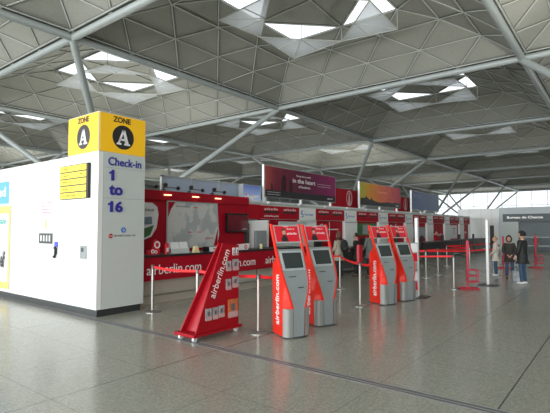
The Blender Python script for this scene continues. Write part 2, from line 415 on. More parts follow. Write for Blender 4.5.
for k in range(4): box('grid_cell', PAPER, nt, .075 + .13 * k, .13 + .13 * k, -.018, -.014, .05, .18)
ph = thing('wall_telephone', 'black telephone handset under a small blue sticker on white cabin', 'telephone', (-9.57, 4.71, 1.08))
box('sticker', mat('blue_sticker', (.05, .06, .55), .4), ph, -.06, .10, -.006, -.001, .215, .33)
MB().tube((.02, -.03, .02), (.045, -.03, .20), .025, n=10).tube((.02, -.03, .02), (.02, -.06, .0), .03).tube((.045, -.03, .20), (.045, -.06, .21), .03).build('handset', BLACK, ph)
box('cradle', DARK, ph, .0, .07, -.025, -.001, .06, .2)
ht = thing('wall_hatch', 'small grey metal control plate on white cabin near its corner', 'control plate', (-8.57, 4.71, 1.09))
box('plate', KGREY, ht, 0, .24, -.012, -.001, 0, .26, bevel=.004)
box('slot', DARK, ht, .05, .13, -.02, -.012, .14, .22); box('button', STEEL, ht, .16, .20, -.02, -.012, .05, .09)
# zone cube
zc = thing('zone_sign', 'yellow box sign with ZONE and black circled A on cabin roof', 'sign', (-7.97, 4.71, 3.18))
box('case', mat('sign_frame', (.55, .57, .50), .4), zc, -1.16, 0, 0, 1.06, .001, .79)
box('front_face', YELLOW, zc, -1.155, -.02, -.008, 0, .015, .775)
box('side_face', YELLOW, zc, 0, .008, .02, 1.05, .015, .775)
LA = [[(-.155, 0), (-.155, .028), (-.125, .034), (-.025, .31), (.03, .31), (.125, .034), (.155, .028), (.155, 0), (.028, 0), (.028, .028), (.052, .034), (.034, .09), (-.064, .09), (-.083, .034), (-.05, .028), (-.05, 0)]]
def letterA(o, r, u):
    m = MB()
    P = lambda pts: m.prism(pts, o, r, u, .004)
    P([(-.125, .03), (-.02, .31), (.03, .31), (-.085, .03)])
    P([(-.02, .31), (.035, .31), (.125, .03), (.045, .03)])
    P([(-.085, .085), (.06, .085), (.06, .125), (-.085, .125)])
    P([(-.15, 0), (-.045, 0), (-.045, .035), (-.15, .035)]); P([(.02, 0), (.155, 0), (.155, .035), (.02, .035)])
    return m
for o, ax, tr in (((.008, .525, .345), PX, (.012, .525, .19)), ((-.56, -.008, .345), NY, (-.56, -.012, .19))):
    MB().prism(disc(.245, 40), o, *ax, .004).build('black_disc', INK, zc)
    letterA(tr, *ax).build('letter', TXTW, zc)
text('ZONE', (.009, .29, .63), *PX, INK, zc, w=.40, h=.115, depth=.005, bold=.03)
text('ZONE', (-.78, -.009, .63), *NY, INK, zc, w=.42, h=.115, depth=.005, bold=.03)

# ------------------------------------------------------------------ ticket counter
tk = thing('ticket_counter', 'long red airline ticket counter with black top and white airberlin.com lettering', 'counter', (-8.3, 5.85, 0))
L_ = 6.5
box('worktop', BLACK, tk, -.75, .03, 0, L_, 1.045, 1.095, bevel=.005)
box('fascia', REDD, tk, -.06, 0, 0, L_, .53, 1.045)
box('lower_panel', BEIGE, tk, -.70, -.12, .02, L_ - .02, .0, .53)
m = MB()
for k in range(1, 4): m.box(-.122, -.112, 2.05 * k - .02, 2.05 * k, .01, .53)
m.build('panel_seam', DARK, tk)
MB().tube((-.05, 0, .20), (-.05, L_, .20), .018, n=10).build('foot_rail', STEEL, tk, smooth=True)
for k in range(3): text('airberlin.com', (.001, .24 + 2.06 * k, .66), *PX, TXTW, tk, w=1.60, h=.215, depth=.004, bold=.0)
# items on the counter
ZC = 1.096
hd = thing('leaflet_holder', 'white twin leaflet holder standing on the ticket counter', 'leaflet holder', (-8.5, 6.92, ZC))
for k in range(2):
    MB().prism([(0, 0), (.25, 0), (.25, .27), (0, .27)], (0, .01 + k * .27, 0), (0, 1, 0), (-.25, 0, .97), .012).build('leaflet', PAPER, hd)
    MB().prism([(0, 0), (.25, 0), (.25, .11), (0, .11)], (.035, .01 + k * .27, 0), (0, 1, 0), (-.1, 0, 1), .006).build('pocket', WHITE2, hd)
box('foot', WHITE2, hd, -.06, .05, 0, .54, 0, .01)
cd = thing('charity_box', 'small red collection box with white panel on the ticket counter', 'box', (-8.5, 6.78, ZC))
MB().lathe([(.055, 0), (.055, .22), (.03, .26)]).build('can', KRED2, cd, smooth=True)
box('white_label', PAPER, cd, .05, .058, -.03, .03, .05, .14)
sw = thing('logo_stand', 'red cut-out display with white swirls at left end of ticket counter', 'display', (-8.5, 6.30, ZC))
m = MB().prism([(-.09, 0), (.28, 0), (.28, .22), (.20, .34), (.12, .34), (.06, .12), (-.09, .09)], (0, 0, 0), *PX, .02).build('board', KRED2, sw)
for a_, b_, r0_, r1_ in ((.20, .22, .05, .085), (.08, .07, .025, .05), (.17, .06, .02, .04)): ringpoly(MB(), (.02, a_, b_), *PX, r0_, r1_, .004, 18).build('swirl', TXTW, sw)
tag(MB().prism([(0, 0), (.18, 0), (.12, .16), (.04, .16)], (-8.45, 7.52, ZC), *PX, .09).build('tent_card', mat('cream_card', (.82, .70, .38), .6), None), 'folded cream tent card on the ticket counter beside white leaflets', 'card')
pr = thing('counter_scanner', 'silver and black flat device on the counter behind brochure stand top', 'printer', (-8.55, 8.10, ZC))
box('housing', BLACK, pr, -.15, .1, 0, .46, 0, .12, bevel=.01); MB().prism([(.02, 0), (.40, 0), (.46, .12), (0, .12)], (.1, 0, 0), *PX, .015).build('front_plate', WSTEEL, pr); box('slot', INK, pr, .115, .118, .14, .32, .05, .08)
bw = thing('ticket_bowl', 'white tilted display tray with red swirl on the ticket counter', 'display', (-8.5, 9.22, ZC))
MB().prism([(.03, 0), (.34, 0), (.42, .17), (-.02, .15)], (0, 0, 0), *PX, .10).build('tray', PAPER, bw)
mm = MB(); ringpoly(mm, (.10, .24, .08), *PX, .03, .06, .004, 16); mm.build('swirl', KRED2, bw)
tag(MB().lathe([(.04, 0), (.05, .13), (.05, .135)], n=16).build('paper_cup', mat('cream_card', (.82, .70, .38)), None), 'cream paper cup on counter just left of nearest kiosk', 'cup').location = (-8.5, 10.25, ZC)
tag(box('desk_monitor', KGREY, None, -8.95, -8.85, 10.45, 10.95, 1.097, 1.62, bevel=.01), 'grey monitor back on counter between the television and nearest kiosk', 'monitor')

# ticket desk back wall
bw = thing('ticket_desk_wall', 'tall red wall behind the airline ticket counter', 'wall panel', (-9.8, 5.85, 0))
WL = 5.25
box('panel', RED, bw, -.25, 0, 0, WL, 0, 2.45)
box('header', RED, bw, -.25, .08, 0, WL, 2.45, 2.70)
box('seam', mat('dark_red_seam', (.2, .0, .01), .5), bw, .08, .083, 0, WL, 2.52, 2.53)
for y in (7.55, 8.55, 9.45): box('downlight', WARM, bw, .08, .13, y - 5.85 + .10, y - 5.85 + .32, 2.575, 2.60)
box('side_post', DARK, bw, .0, .12, WL - .14, WL - .02, 1.1, 1.85)
# map board
MAPM = ramp_mat('world_map_print', [(.0, (.66, .66, .63)), (.49, (.62, .63, .61)), (.54, (.45, .48, .49)), (1.0, (.36, .39, .42))], axis=0, lo=-1e6, hi=1e6, warp=1.0, wscale=2.2)
mp = thing('world_map_board', 'pale world map board hung on the red ticket desk wall', 'map', (-9.8, 7.80, 1.15))
poly = [(0, 0), (1.88, 0), (1.98, .35), (1.90, 1.28), (0, 1.28)]
MB().prism(poly, (.001, 0, 0), *PX, .03).build('board', MAPM, mp)
MB().prism([(0, .75), (0, 1.26), (.28, 1.26), (.12, 1.05)], (.031, 0, 0), *PX, .004).build('red_corner', RED, mp)
MB().prism([(1.75, 0), (1.90, 0), (1.93, .55)], (.031, 0, 0), *PX, .004).build('red_corner', RED, mp)
m = MB()
for a, b in (((0, 0), (1.88, 0)), ((0, 1.28), (1.9, 1.28)), ((0, 0), (0, 1.28))): m.bar((.04, a[0], a[1]), (.04, b[0], b[1]), .03, .03, (1, 0, 0))
m.build('frame', KGREY2, mp)
text('Streckennetz', (.032, .30, 1.13), *PX, DARK, mp, w=.5, h=.05, depth=.003)
text('airberlin', (.032, 1.40, .22), *PX, KRED2, mp, w=.32, h=.06, depth=.003)
for a, b in ((.95, 1.12), (.75, .42), (1.1, .42)): box('label_strip', KRED2, mp, .032, .035, a, a + .16, b, b + .025)
ov = thing('oval_poster', 'rounded poster with white top and green field left of the map', 'poster', (-9.8, 7.02, 1.9))
op = [(-.62, .40), (-.45, .46), (.30, .46), (.46, .36), (.50, .15), (.44, -.2), (.28, -.42), (.0, -.52), (-.62, -.52)]
MB().prism(op, (.001, 0, 0), *PX, .03).build('board', PAPER, ov)
MB().prism([(-.6, -.48), (.0, -.48), (.24, -.38), (.36, -.12), (.1, -.2), (-.6, -.3)], (.031, 0, 0), *PX, .004).build('green_field', GREEN, ov)
MB().prism([(-.02, 0), (.3, .02), (.28, .22), (.02, .2)], (.031, 0, -.12), *PX, .004).build('photo', mat('blue_photo', (.18, .25, .32), .5, noise=.5, scale=14), ov)
MB().prism([(-.22, -.42), (-.02, -.42), (-.05, -.12), (-.12, -.02), (-.2, -.1)], (.034, 0, 0), *PX, .004).build('figure', KRED2, ov)
text('Mein Urlaub', (.032, -.25, .24), *PX, DARK, ov, w=.6, h=.06, depth=.003)
tv = thing('television', 'black flat television showing dark red picture on the red wall', 'television', (-9.8, 10.02, 1.56))
box('case', BLACK, tv, .05, .14, 0, .98, 0, .60, bevel=.01)
box('screen', ramp_mat('tv_picture', [(0, (.10, .005, .015)), (1, (.20, .02, .03))], axis=2, lo=0, hi=.6, rough=.15, warp=.6, wscale=6), tv, .14, .143, .05, .93, .05, .54)
box('bracket', DARK, tv, .001, .05, .35, .6, .15, .45)
text('airberlin', (.144, .70, .09), *PX, TXTW, tv, w=.2, h=.04, depth=.002)
# lamps along the top of the wall
def spot(y, first=None):
    if first is None:
        t = thing('clamp_spotlight', '', 'lamp', (-9.66, y - .1, 2.70))
        MB().path([(0, 0, 0), (0, 0, .07), (.05, .16, .09), (.05, .46, .08)], .012).build('arm', BLACK, t)
        MB().lathe([(.02, -.06), (.05, -.04), (.065, .03), (.04, .06)], c=(.05, .03, .13), n=16).build('lamp_head', BLACK, t, smooth=True)
        MB().lathe([(.02, -.05), (.045, -.03), (.055, .02), (.03, .05)], c=(.05, .46, .08), n=16).build('lamp_head', BLACK, t, smooth=True)
        MB().box(-.04, .04, -.04, .04, 0, .03).build('clamp', BLACK, t)
    else:
        t = copy_tree(first); t.location = (-9.66, y - .1, 2.70)
    return t
s0 = spot(6.95)
for s_, lab in ((s0, 'black clamp spotlight above the oval poster, leftmost on the red wall top'),
                (spot(7.68, s0), 'black twin-head clamp spotlight over the left edge of the world map'),
                (spot(8.58, s0), 'black twin-head clamp spotlight over the middle of the world map'),
                (spot(9.48, s0), 'black twin-head clamp spotlight over the right edge of world map')):
    tag(s_, lab, 'lamp', 'clamp spotlights on the red wall')
gs = thing('glass_screen', 'row of bluish glass panes with grey posts above the red wall', 'glass screen', (-10.35, 8.05, 0))
for k in range(3): box('pane', BGLASS, gs, 0, .02, k * 1.15 + .03, k * 1.15 + 1.12, 2.2, 3.16)
for k in range(4): box('post', KGREY2, gs, -.03, .05, k * 1.15 - .03, k * 1.15 + .03, 0, 3.22)
box('top_rail', KGREY2, gs, -.03, .05, -.03, 3.48, 3.16, 3.20)

# ------------------------------------------------------------------ check-in row
P0, PITCH, SW = 11.76, 3.47, 2.28
ORD = ['first', 'second', 'third', 'fourth', 'fifth', 'sixth', 'seventh', 'eighth']
bh = thing('sign_bulkhead', 'long pale bulkhead running above all the check-in desks', 'bulkhead', (-9.8, 11.2, 0))
box('beam', WHITE2, bh, -.45, 0, 0, 26.6, 2.0, 2.60, bevel=.01)
tag(box('end_pillar', WHITE2, None, -10.25, -9.8, 37.83, 37.98, 0, 2.60), 'pale end pillar closing the far end of the desk row', 'pillar')
box('top_rail', WSTEEL, bh, -.02, .05, 0, 26.6, 2.56, 2.62)
for k in range(14): MB().lathe([(.05, 0), (.07, .05), (.04, .09)], c=(.10, .9 + 1.85 * k, 2.53), n=10).build('fixing_knob', TXTW, bh)
for k in range(8):
    y = P0 + PITCH * k
    t = thing('airline_sign', 'red airline name sign on the bulkhead, %s of eight from the left' % ORD[k], 'sign', (-9.8, y, 2.02), group='red airline signs over the desks')
    if k == 0: box('filler_panel', RED, t, .001, .03, -.68, -.01, -.02, .47)
    box('panel', RED, t, .001, .035, 0, SW if k < 7 else 1.6, 0, .45)
    for q in range(2 if k < 7 else 1):
        text('airberlin', (.036, .18 + 1.12 * q, .30), *PX, TXTW, t, w=.75, h=.09, depth=.003)
        box('display_slot', INK, t, .036, .042, .18 + 1.08 * q, .98 + 1.08 * q, .20, .27)
    if k == 0: text('airberlin.com', (.036, .18, .07), *PX, TXTW, t, w=.8, h=.07, depth=.003)
    if k < 7:
        g = thing('agent_logo_sign', 'white handling-agent sign with blue mark between red signs, %s from the left' % ORD[k], 'sign', (-9.8, y + SW + .03, 2.02), group='white agent signs over the desks')
        box('panel', WHITE, g, .001, .03, 0, PITCH - SW - .06, 0, .45)
        ringpoly(MB(), (.03, .18, .27), *PX, .04, .08, .004, 14, .3 * PI, 1.5 * PI).build('mark', BLUE2, g); ringpoly(MB(), (.03, .18, .16), *PX, .04, .08, .004, 14, -.7 * PI, .5 * PI).build('mark', BLUE2, g)
        text('Servisair', (.031, .34, .16), *PX, BLUE2, g, w=.62, h=.10, depth=.003)
    # wall behind the desk
    w = thing('back_panel', ['red back panel behind the pale partition, nearest to the ticket counter', 'red back panel with white script lettering, second along the desks', 'back panel with green picture and red lower half, third along', 'red back panel with script lettering behind the nearer pair of kiosk tops, fourth along', 'red back panel half covered by grey picture, beside the near white totem', 'plain red back panel with small white emblem, sixth along', 'red back panel carrying a white poster, seventh along', 'narrow red back panel at the far end of check-in'][k], 'wall panel', (-9.86, y, 0), group='panels behind the check-in desks')
    wid = SW if k < 7 else 1.55
    box('board', RED, w, -.08, 0, 0, wid, 0, 2.0)
    if k in (1, 3): 
        mm = MB(); ringpoly(mm, (.001, .55, 1.68), *PX, .16, .19, .01, 20, .25 * PI, 1.75 * PI); mm.box(.001, .01, 1.15, 1.19, 1.35, 1.95).box(.001, .01, .95, 1.9, 1.62, 1.66); mm.build('script', PAPER, w)
    if k == 2:
        box('green_picture', GREEN, w, .001, .02, .05, SW - .05, 1.35, 1.92); box('picture', PHOTO, w, .021, .03, .7, 1.5, 1.4, 1.85)
    if k == 4: box('picture', PHOTO, w, .001, .02, .05, SW - .05, 1.1, 1.75)
    if k == 5: 
        mm = MB(); ringpoly(mm, (.001, .5, 1.2), *PX, .10, .15, .01, 16); mm.build('emblem', PAPER, w)
        text('airberlin', (.001, .75, 1.2), *PX, PAPER, w, w=1.2, h=.15)
    if k == 6:
        box('poster', PAPER, w, .001, .02, .3, 1.95, .95, 1.9); text('T', (.021, .8, 1.2), *PX, PHOTO, w, w=.8, h=.5)
    if k == 7: box('emblem', PAPER, w, .001, .02, .6, .9, 1.3, 1.42)
    if k < 7:
        pl = thing('partition_pillar', 'pale pillar between check-in desks, %s from the left under the bulkhead' % ORD[k], 'pillar', (-9.86, y + SW, 0), group='pale pillars between the desks')
        box('body', WHITE, pl, -.2, .12, .02, PITCH - SW - .02, 0, 1.995, bevel=.02)
        box('shelf_line', SEAM, pl, .12, .135, .02, PITCH - SW - .02, 1.93, 1.96)
box('partition', WHITE, None, -9.9, -9.1, 11.28, 11.36, 0, 1.95); pt = C.objects['partition']; tag(pt, 'tall pale side partition right of the television wall', 'partition')
sc = thing('pale_privacy_screen', 'pale angled screen behind the nearest kiosk header', 'partition', (-9.3, 11.9, 0))
MB().prism([(.0, 0), (1.9, 0), (1.9, 1.92), (.25, 1.92), (0, .9)], (0, 0, 0), *PX, .03).build('panel', WHITE2, sc)
box('edge', KGREY2, sc, .03, .04, .3, 1.9, 1.86, 1.9)

def desk(k, first=None):
    y = 12.75 + PITCH * k
    if first is None:
        t = thing('check_in_desk', '', 'desk', (-8.3, y, 0))
        box('top', BLACK, t, -.75, .03, 0, 3.2, .89, .94, bevel=.005)
        box('fascia', BLACK, t, -.06, 0, 0, 3.2, .50, .89)
        box('lower_panel', mat('desk_grey', (.075, .075, .075), .4), t, -.65, -.10, .02, 3.18, 0, .50)
        box('scale_bed', STEEL, t, -.5, .12, 2.2, 2.95, .12, .17)
        box('monitor', BLACK, t, -.45, -.40, .8, 1.2, .98, 1.28); box('monitor_stand', BLACK, t, -.47, -.41, .97, 1.03, .94, 1.0)
    else: t = copy_tree(first); t.location = (-8.3, y, 0)
    return tag(t, 'black check-in desk, %s of seven along the row beyond the red ticket counter' % ORD[k], 'desk', 'black check-in desks')
d0 = desk(0)
for k in range(1, 7): desk(k, d0)

# ------------------------------------------------------------------ banners over the bulkhead
AD1 = ramp_mat('maroon_print', [(0, (.30, .05, .04)), (.12, (.14, .012, .03)), (.5, (.085, .010, .035)), (1, (.20, .012, .09))], 1, 0, 4.75, .12, warp=.15)
AD2 = ramp_mat('sunset_print', [(0, (.42, .36, .04)), (.25, (.60, .24, .03)), (.55, (.62, .14, .08)), (1, (.40, .06, .10))], 1, 0, 4.75, .08, warp=.5)
AD3 = ramp_mat('blue_print', [(0, (.10, .13, .22)), (.5, (.13, .16, .26)), (1, (.16, .21, .26))], 1, 0, 4.75, .12, warp=.5)
def banner(y, label, m):
    t = thing('lightbox_banner', label, 'banner', (-9.8, y, 2.62), group='lightbox banners above check-in')
    box('case', KGREY2, t, -.10, -.002, -.05, 4.8, .16, 1.27); box('left_end', WSTEEL, t, -.06, .01, -.08, -.05, .002, 1.28)
    box('picture', m, t, -.001, .012, 0, 4.75, .18, 1.25)
    for q in (.1, 2.3, 4.5): box('foot', WSTEEL, t, -.15, -.08, q, q + .08, .002, .16)
    return t
t = banner(12.03, 'dark maroon banner reading in the heart, leftmost of the large banners', AD1)
box('dark_band', mat('charcoal_print', (.03, .03, .035), .4), t, .013, .016, 0, 4.75, .18, .42)
text('Keep the world', (.013, 2.35, 1.00), *PX, TXTW, t, w=.95, h=.09, align=.5)
text('in the heart', (.013, 2.40, .78), *PX, TXTW, t, w=1.55, h=.17, align=.5, bold=.01)
text('of business', (.013, 2.40, .60), *PX, TXTW, t, w=.8, h=.10, align=.5)
for q in range(2): text('every day from London', (.013, 3.35, .83 - .09 * q), *PX, PAPER, t, w=1.0, h=.04)
for q in range(2): text('stansted airport', (.017, .1, .32 - .08 * q), *PX, PAPER, t, w=.75, h=.045)
text('mastercard', (.017, 4.1, .27), *PX, PAPER, t, w=.4, h=.07)
MB().prism([(0, 0), (.12, 0), (.10, .2), (.06, .26), (.02, .2)], (.013, .3, .42), *PX, .003).prism([(0, 0), (.3, 0), (.3, .5), (.15, .6), (0, .45)], (.013, .9, .42), *PX, .003).prism([(0, 0), (.25, 0), (.2, .4), (0, .42)], (.013, 1.4, .42), *PX, .003).build('silhouette', mat('deep_maroon', (.04, .008, .015), .5), t)
t = banner(19.1, 'sunset-coloured banner with dark skyline, middle of the large banners', AD2)
sk = [(0, .18), (4.75, .18), (4.75, .42), (4.2, .46), (3.6, .40), (3.0, .42), (2.3, .36), (1.6, .40), (1.3, .46), (1.15, .62), (1.1, .46), (.8, .5), (.6, .62), (.45, .5), (.2, .52), (0, .48)]
MB().prism([(a, b) for a, b in sk], (.013, 0, 0), *PX, .003).build('skyline', mat('charcoal_print', (.03, .03, .035)), t)
text('mastercard', (.017, 4.1, .25), *PX, PAPER, t, w=.4, h=.07); text('The world awaits', (.013, 2.4, .85), *PX, mat('peach_print', (.8, .45, .35), .5), t, w=1.2, h=.1, align=.5)
t = banner(25.6, 'blue-grey banner, farthest of the large banners', AD3)
for q in range(2): text('Fly further for less', (.013, .3, 1.02 - .12 * q), *PX, mat('pale_blue_print', (.35, .40, .50), .5), t, w=1.3, h=.06)
# aeroplane lightbox
pb = thing('aeroplane_lightbox', 'small blue lightbox with a white aeroplane left of maroon banner', 'banner', (-9.85, 10.95, 2.52))
box('case', KGREY2, pb, -.2, 0, 0, .92, 0, .62); SKYM = ramp_mat('sky_print', [(0, (.45, .55, .75)), (1, (.10, .16, .45))], 2, 0, .6, .25)
box('picture', SKYM, pb, .001, .01, .02, .9, .02, .6)
MB().prism([(.1, .2), (.2, .14), (.7, .2), (.8, .26), (.7, .29), (.3, .25), (.16, .36), (.12, .34)], (.011, 0, 0), *PX, .004).prism([(.35, .18), (.5, .06), (.56, .07), (.5, .2)], (.011, 0, 0), *PX, .005).build('aeroplane', TXTW, pb)
box('tail', mat('magenta_print', (.6, .05, .35), .5), pb, .016, .02, .12, .18, .26, .34)
for k, (y, w, lab) in enumerate(((17.5, 2.5, 'red board with white ring figure between maroon and sunset banners'), (24.5, 2.4, 'red board with white ring figure between sunset and blue banners'))):
    t = thing('logo_board', lab, 'sign', (-10.35, y, 2.6))
    box('board', RED, t, -.1, 0, 0, w, -.0, .92)
    box('post', KGREY2, t, -.08, -.03, w / 2 - .03, w / 2 + .03, -2.6, 0)
    mm = MB(); ringpoly(mm, (.001, w * .62, .50), (0, 1, 0), (0, 0, 1.35), .24, .28, .01, 24)
    mm.prism([(-.12, -.35), (.12, -.35), (.07, .05), (.03, .25), (-.03, .25), (-.07, .05)], (.001, w * .62, .50), *PX, .01).prism(disc(.06), (.001, w * .62, .72), *PX, .01)
    mm.build('ring_figure', mat('pale_pink_print', (.75, .5, .5), .5), t)

# ------------------------------------------------------------------ far cabins and bureau
fc = thing('far_white_cabin', 'plain pale cabin closing the end of the check-in hall', 'cabin', (-10.6, 38.9, 0))
box('body', mat('cabin_white', (.80, .82, .80), .4), fc, -.4, 2.75, 0, 2.5, 0, 3.25)
m = MB(); 
for x in (.5, 1.4, 2.2): m.box(x, x + .01, -.006, 0, 0, 3.25)
m.box(-.4, 2.75, -.006, 0, 2.4, 2.41).build('panel_seam', SEAM, fc)
box('doorway', DARK, fc, 2.05, 2.35, -.02, -.001, 0, 1.9)
bu = thing('bureau_de_change', 'grey bureau de change cabin with white lettering on its sign band', 'kiosk', (-7.8, 38.7, 0))
BG = mat('bureau_grey', (.17, .205, .22), .5); BG2 = mat('bureau_band', (.11, .13, .135), .5); BG3 = mat('bureau_top', (.55, .60, .62), .5)
box('top_panel', BG3, bu, 0, 9, 0, 3, 2.78, 3.3); box('sign_band', BG2, bu, .25, 9, -.05, 3, 2.18, 2.78)
box('wall', BG, bu, 1.25, 9, .3, 3, 0, 2.18); box('white_door_panel', WHITE2, bu, .25, 1.32, -.02, .3, 0, 2.18)
box('side_post', BG3, bu, 0, .25, 0, 3, 0, 2.78)
m = MB().box(.78, .785, -.025, -.02, 0, 2.18).build('door_seam', SEAM, bu)
text('Bureau de Change', (.55, -.05, 2.37), *NY, mat('backlit_lettering', (.9, .9, .88), .5, emit=.35, noise=0), bu, w=2.42, h=.24, depth=.02, bold=.02)
box('counter_shelf', WHITE2, bu, 1.35, 9, -.2, .3, .98, 1.04)
rb = thing('far_seat_row', 'pale low bench ledge in front of the bureau wall', 'bench', (-5.9, 36.5, 0))
box('seat', WHITE2, rb, 0, 4.5, 0, .5, .40, .46)
for x in (.1, 2.2, 4.3): box('leg', DARK, rb, x, x + .06, .1, .4, 0, .40)

# ------------------------------------------------------------------ self-service kiosks
def lerp(tab, z):
    for (a, p), (b, q) in zip(tab, tab[1:]):
        if z <= b: return p + (q - p) * (z - a) / (b - a)
    return tab[-1][1]
XF = [(0, .15), (.45, .155), (.65, .145), (.83, .11), (1.0, .045), (1.28, -.07), (1.85, -.265)]
HF = [(0, .10), (.45, .108), (.65, .165), (.83, .212), (1.0, .235), (1.28, .248), (1.85, .262)]
XS = [(0, .05), (.45, .05), (.83, .02), (1.1, -.035), (1.28, -.085)]
HS = [(0, .235), (.45, .235), (.83, .2308), (1.1, .2230), (1.28, .246)]
XB = [(0, -.33), (1.10, -.34), (1.20, -.27), (1.28, -.16)]
HB = [(0, .18), (1.28, .18)]
def loft(secs, closed=True):
    n = len(secs[0]); m = MB(); vs = [p for s in secs for p in s]; fs = []
    for i in range(len(secs) - 1):
        for k in range(n if closed else n - 1):
            fs.append((i * n + k, i * n + (k + 1) % n, (i + 1) * n + (k + 1) % n, (i + 1) * n + k))
    if closed: fs += [tuple(range(n))[::-1], tuple(range((len(secs) - 1) * n, len(secs) * n))]
    return m.add(vs, fs)
def kiosk():
    t = thing('check_in_kiosk', '', 'kiosk')
    zs = [0.02, .2, .45, .55, .65, .75, .83, .92, 1.0, 1.1, 1.16, 1.22, 1.28]
    secs = []
    for z in zs:
        xf, hf, xs, hs, xb, hb = (lerp(q, z) for q in (XF, HF, XS, HS, XB, HB)); xf -= .012
        secs.append([(xf, -hf, z), (xs, -hs, z), (xb, -hb, z), (xb - .03, 0, z), (xb, hb, z), (xs, hs, z), (xf, hf, z)])
    loft(secs).build('shell', KRED, t, smooth=True)
    def panel(z0, z1, m, name, th=.025, off=.0, inset=.0, step=.08):
        zz = [z0 + (z1 - z0) * k / max(1, round((z1 - z0) / step)) for k in range(max(1, round((z1 - z0) / step)) + 1)]
        ss = []
        for z in zz:
            xf, hf = lerp(XF, z) + off, lerp(HF, z) - inset
            ss.append([(xf, -hf, z), (xf, hf, z), (xf - th, hf, z), (xf - th, -hf, z)])
        return loft(ss).build(name, m, t, smooth=True)
    panel(.02, 1.36, KGREY, 'front_panel', inset=.004)
    panel(1.03, 1.33, KGREY2, 'screen_bezel', .02, .012, .03, .3)
    panel(1.065, 1.305, SCREEN, 'screen', .02, .018, .065, .3)
    panel(1.46, 1.745, KGREY2, 'header_panel', .03, 0, .0, .4)
    panel(1.48, 1.73, KRED2, 'header_poster', .02, .006, .03, .4)
    # rails
    for s in (-1, 1):
        ss = []
        for k in range(19):
            z = .45 + 1.315 * k / 18; xf, hf = lerp(XF, z), lerp(HF, z)
            d = .045 if z > 1.1 else .02 
            ss.append([(xf + .006, s * (hf - .006), z), (xf + .006, s * (hf + .022), z), (xf - d, s * (hf + .022), z), (xf - d, s * (hf - .006), z)])
        loft(ss).build('side_rail', KRED, t)
        # silver skirt between side edge and front edge
        ss = []
        for z in (0.02, .2, .45):
            row = []
            for q in range(7):
                a = q / 6; xf, hf, xs, hs = lerp(XF, z), lerp(HF, z), lerp(XS, z), lerp(HS, z)
                bul = .03 * math.sin(PI * a)
                row.append((xs + (xf - xs) * a + bul + .004, s * (hs + (hf - hs) * a + bul + .006), z))
            ss.append(row + [(xs, s * (hs - .03), z)])
        loft(ss).build('skirt', SILV, t, smooth=True)
    # slots
    for z, y0, y1 in ((.93, -.14, .0), (.76, -.0, .11)):
        xf = lerp(XF, z); xg = lerp(XF, z + .014)
        MB().add([(xf + .008, y0, z), (xf + .008, y1, z), (xg + .008, y1, z + .014), (xg + .008, y0, z + .014), (xf - .01, y0, z), (xf - .01, y1, z), (xg - .01, y1, z + .014), (xg - .01, y0, z + .014)], [(0, 1, 2, 3), (4, 5, 6, 7), (0, 1, 5, 4), (2, 3, 7, 6)]).build('slot', DARK, t)
    # header poster print
    z = 1.483; xf = lerp(XF, z); nrm = Vector((1, 0, .342)).normalized(); up = Vector((-.342, 0, 1)).normalized()
    def P(y, h): return Vector((xf + .0075, y, z)) + up * h
    MB().prism([(0, 0), (.13, 0), (.11, .08), (.075, .12), (.04, .11), (.0, .05)], P(-.13, 0), (0, 1, 0), up, .003).build('portrait_body', INK, t)
    MB().prism(disc(.032, 14, 1, 1.3), P(-.065, .155), (0, 1, 0), up, .004).build('portrait_face', SKIN, t)
    MB().prism([(-.035, .0), (-.03, .05), (.0, .065), (.035, .045), (.03, .02), (-.01, .02)], P(-.065, .165), (0, 1, 0), up, .005).build('portrait_hair', mat('brown_hair', (.10, .05, .03), .6), t)
    text('check-in', P(.0, .20), (0, 1, 0), up, TXTW, t, w=.15, h=.028, depth=.002)
    text('airberlin', P(-.01, .115), (0, 1, 0), up, TXTW, t, w=.19, h=.038, depth=.002, bold=.01)
    text('Check-in', P(-.06, .245), (0, 1, 0), up, TXTW, t, w=.10, h=.018, depth=.002)
    # side lettering
    for s in (-1, 1):
        a = Vector((.05, s * .235, 0)); b = Vector((-.34, s * .18, 0))
        rr = Vector((0, 0, 1)) 
        if s < 0: upv = (b - a).normalized(); st = a * .66 + b * .34 + Vector((0, -.002, .18))
        else: upv = (a - b).normalized(); upv = (a - b).normalized(); st = a * .32 + b * .68 + Vector((0, .002, .18))
        text('airberlin.com', st, rr, upv, TXTW, t, w=.78, h=.14, depth=.004, bold=.015)
    MB().prism([(-.36, -.2), (.17, -.13), (.19, .0), (.17, .13), (-.36, .2), (-.39, 0)], (0, 0, 0), (1, 0, 0), (0, 1, 0), .02).build('base_plate', DARK, t)
    return t
k0 = kiosk()
KP = [((-4.19, 5.86), 'red and grey self-service check-in kiosk nearest the brochure stand'),
      ((-4.27, 6.87), 'red and grey self-service kiosk directly behind the nearest kiosk'),
      ((-4.29, 9.58), 'red and grey kiosk beside the belt post, nearer of the farther pair'),
      ((-4.16, 10.36), 'red and grey kiosk farthest away, next to the near white totem')]
for k, ((x, y), lab) in enumerate(KP):
    t = k0 if k == 0 else copy_tree(k0)
    t.location = (x, y, 0); t.rotation_euler = (0, 0, math.radians(-20)); tag(t, lab, 'kiosk', 'self-service check-in kiosks')

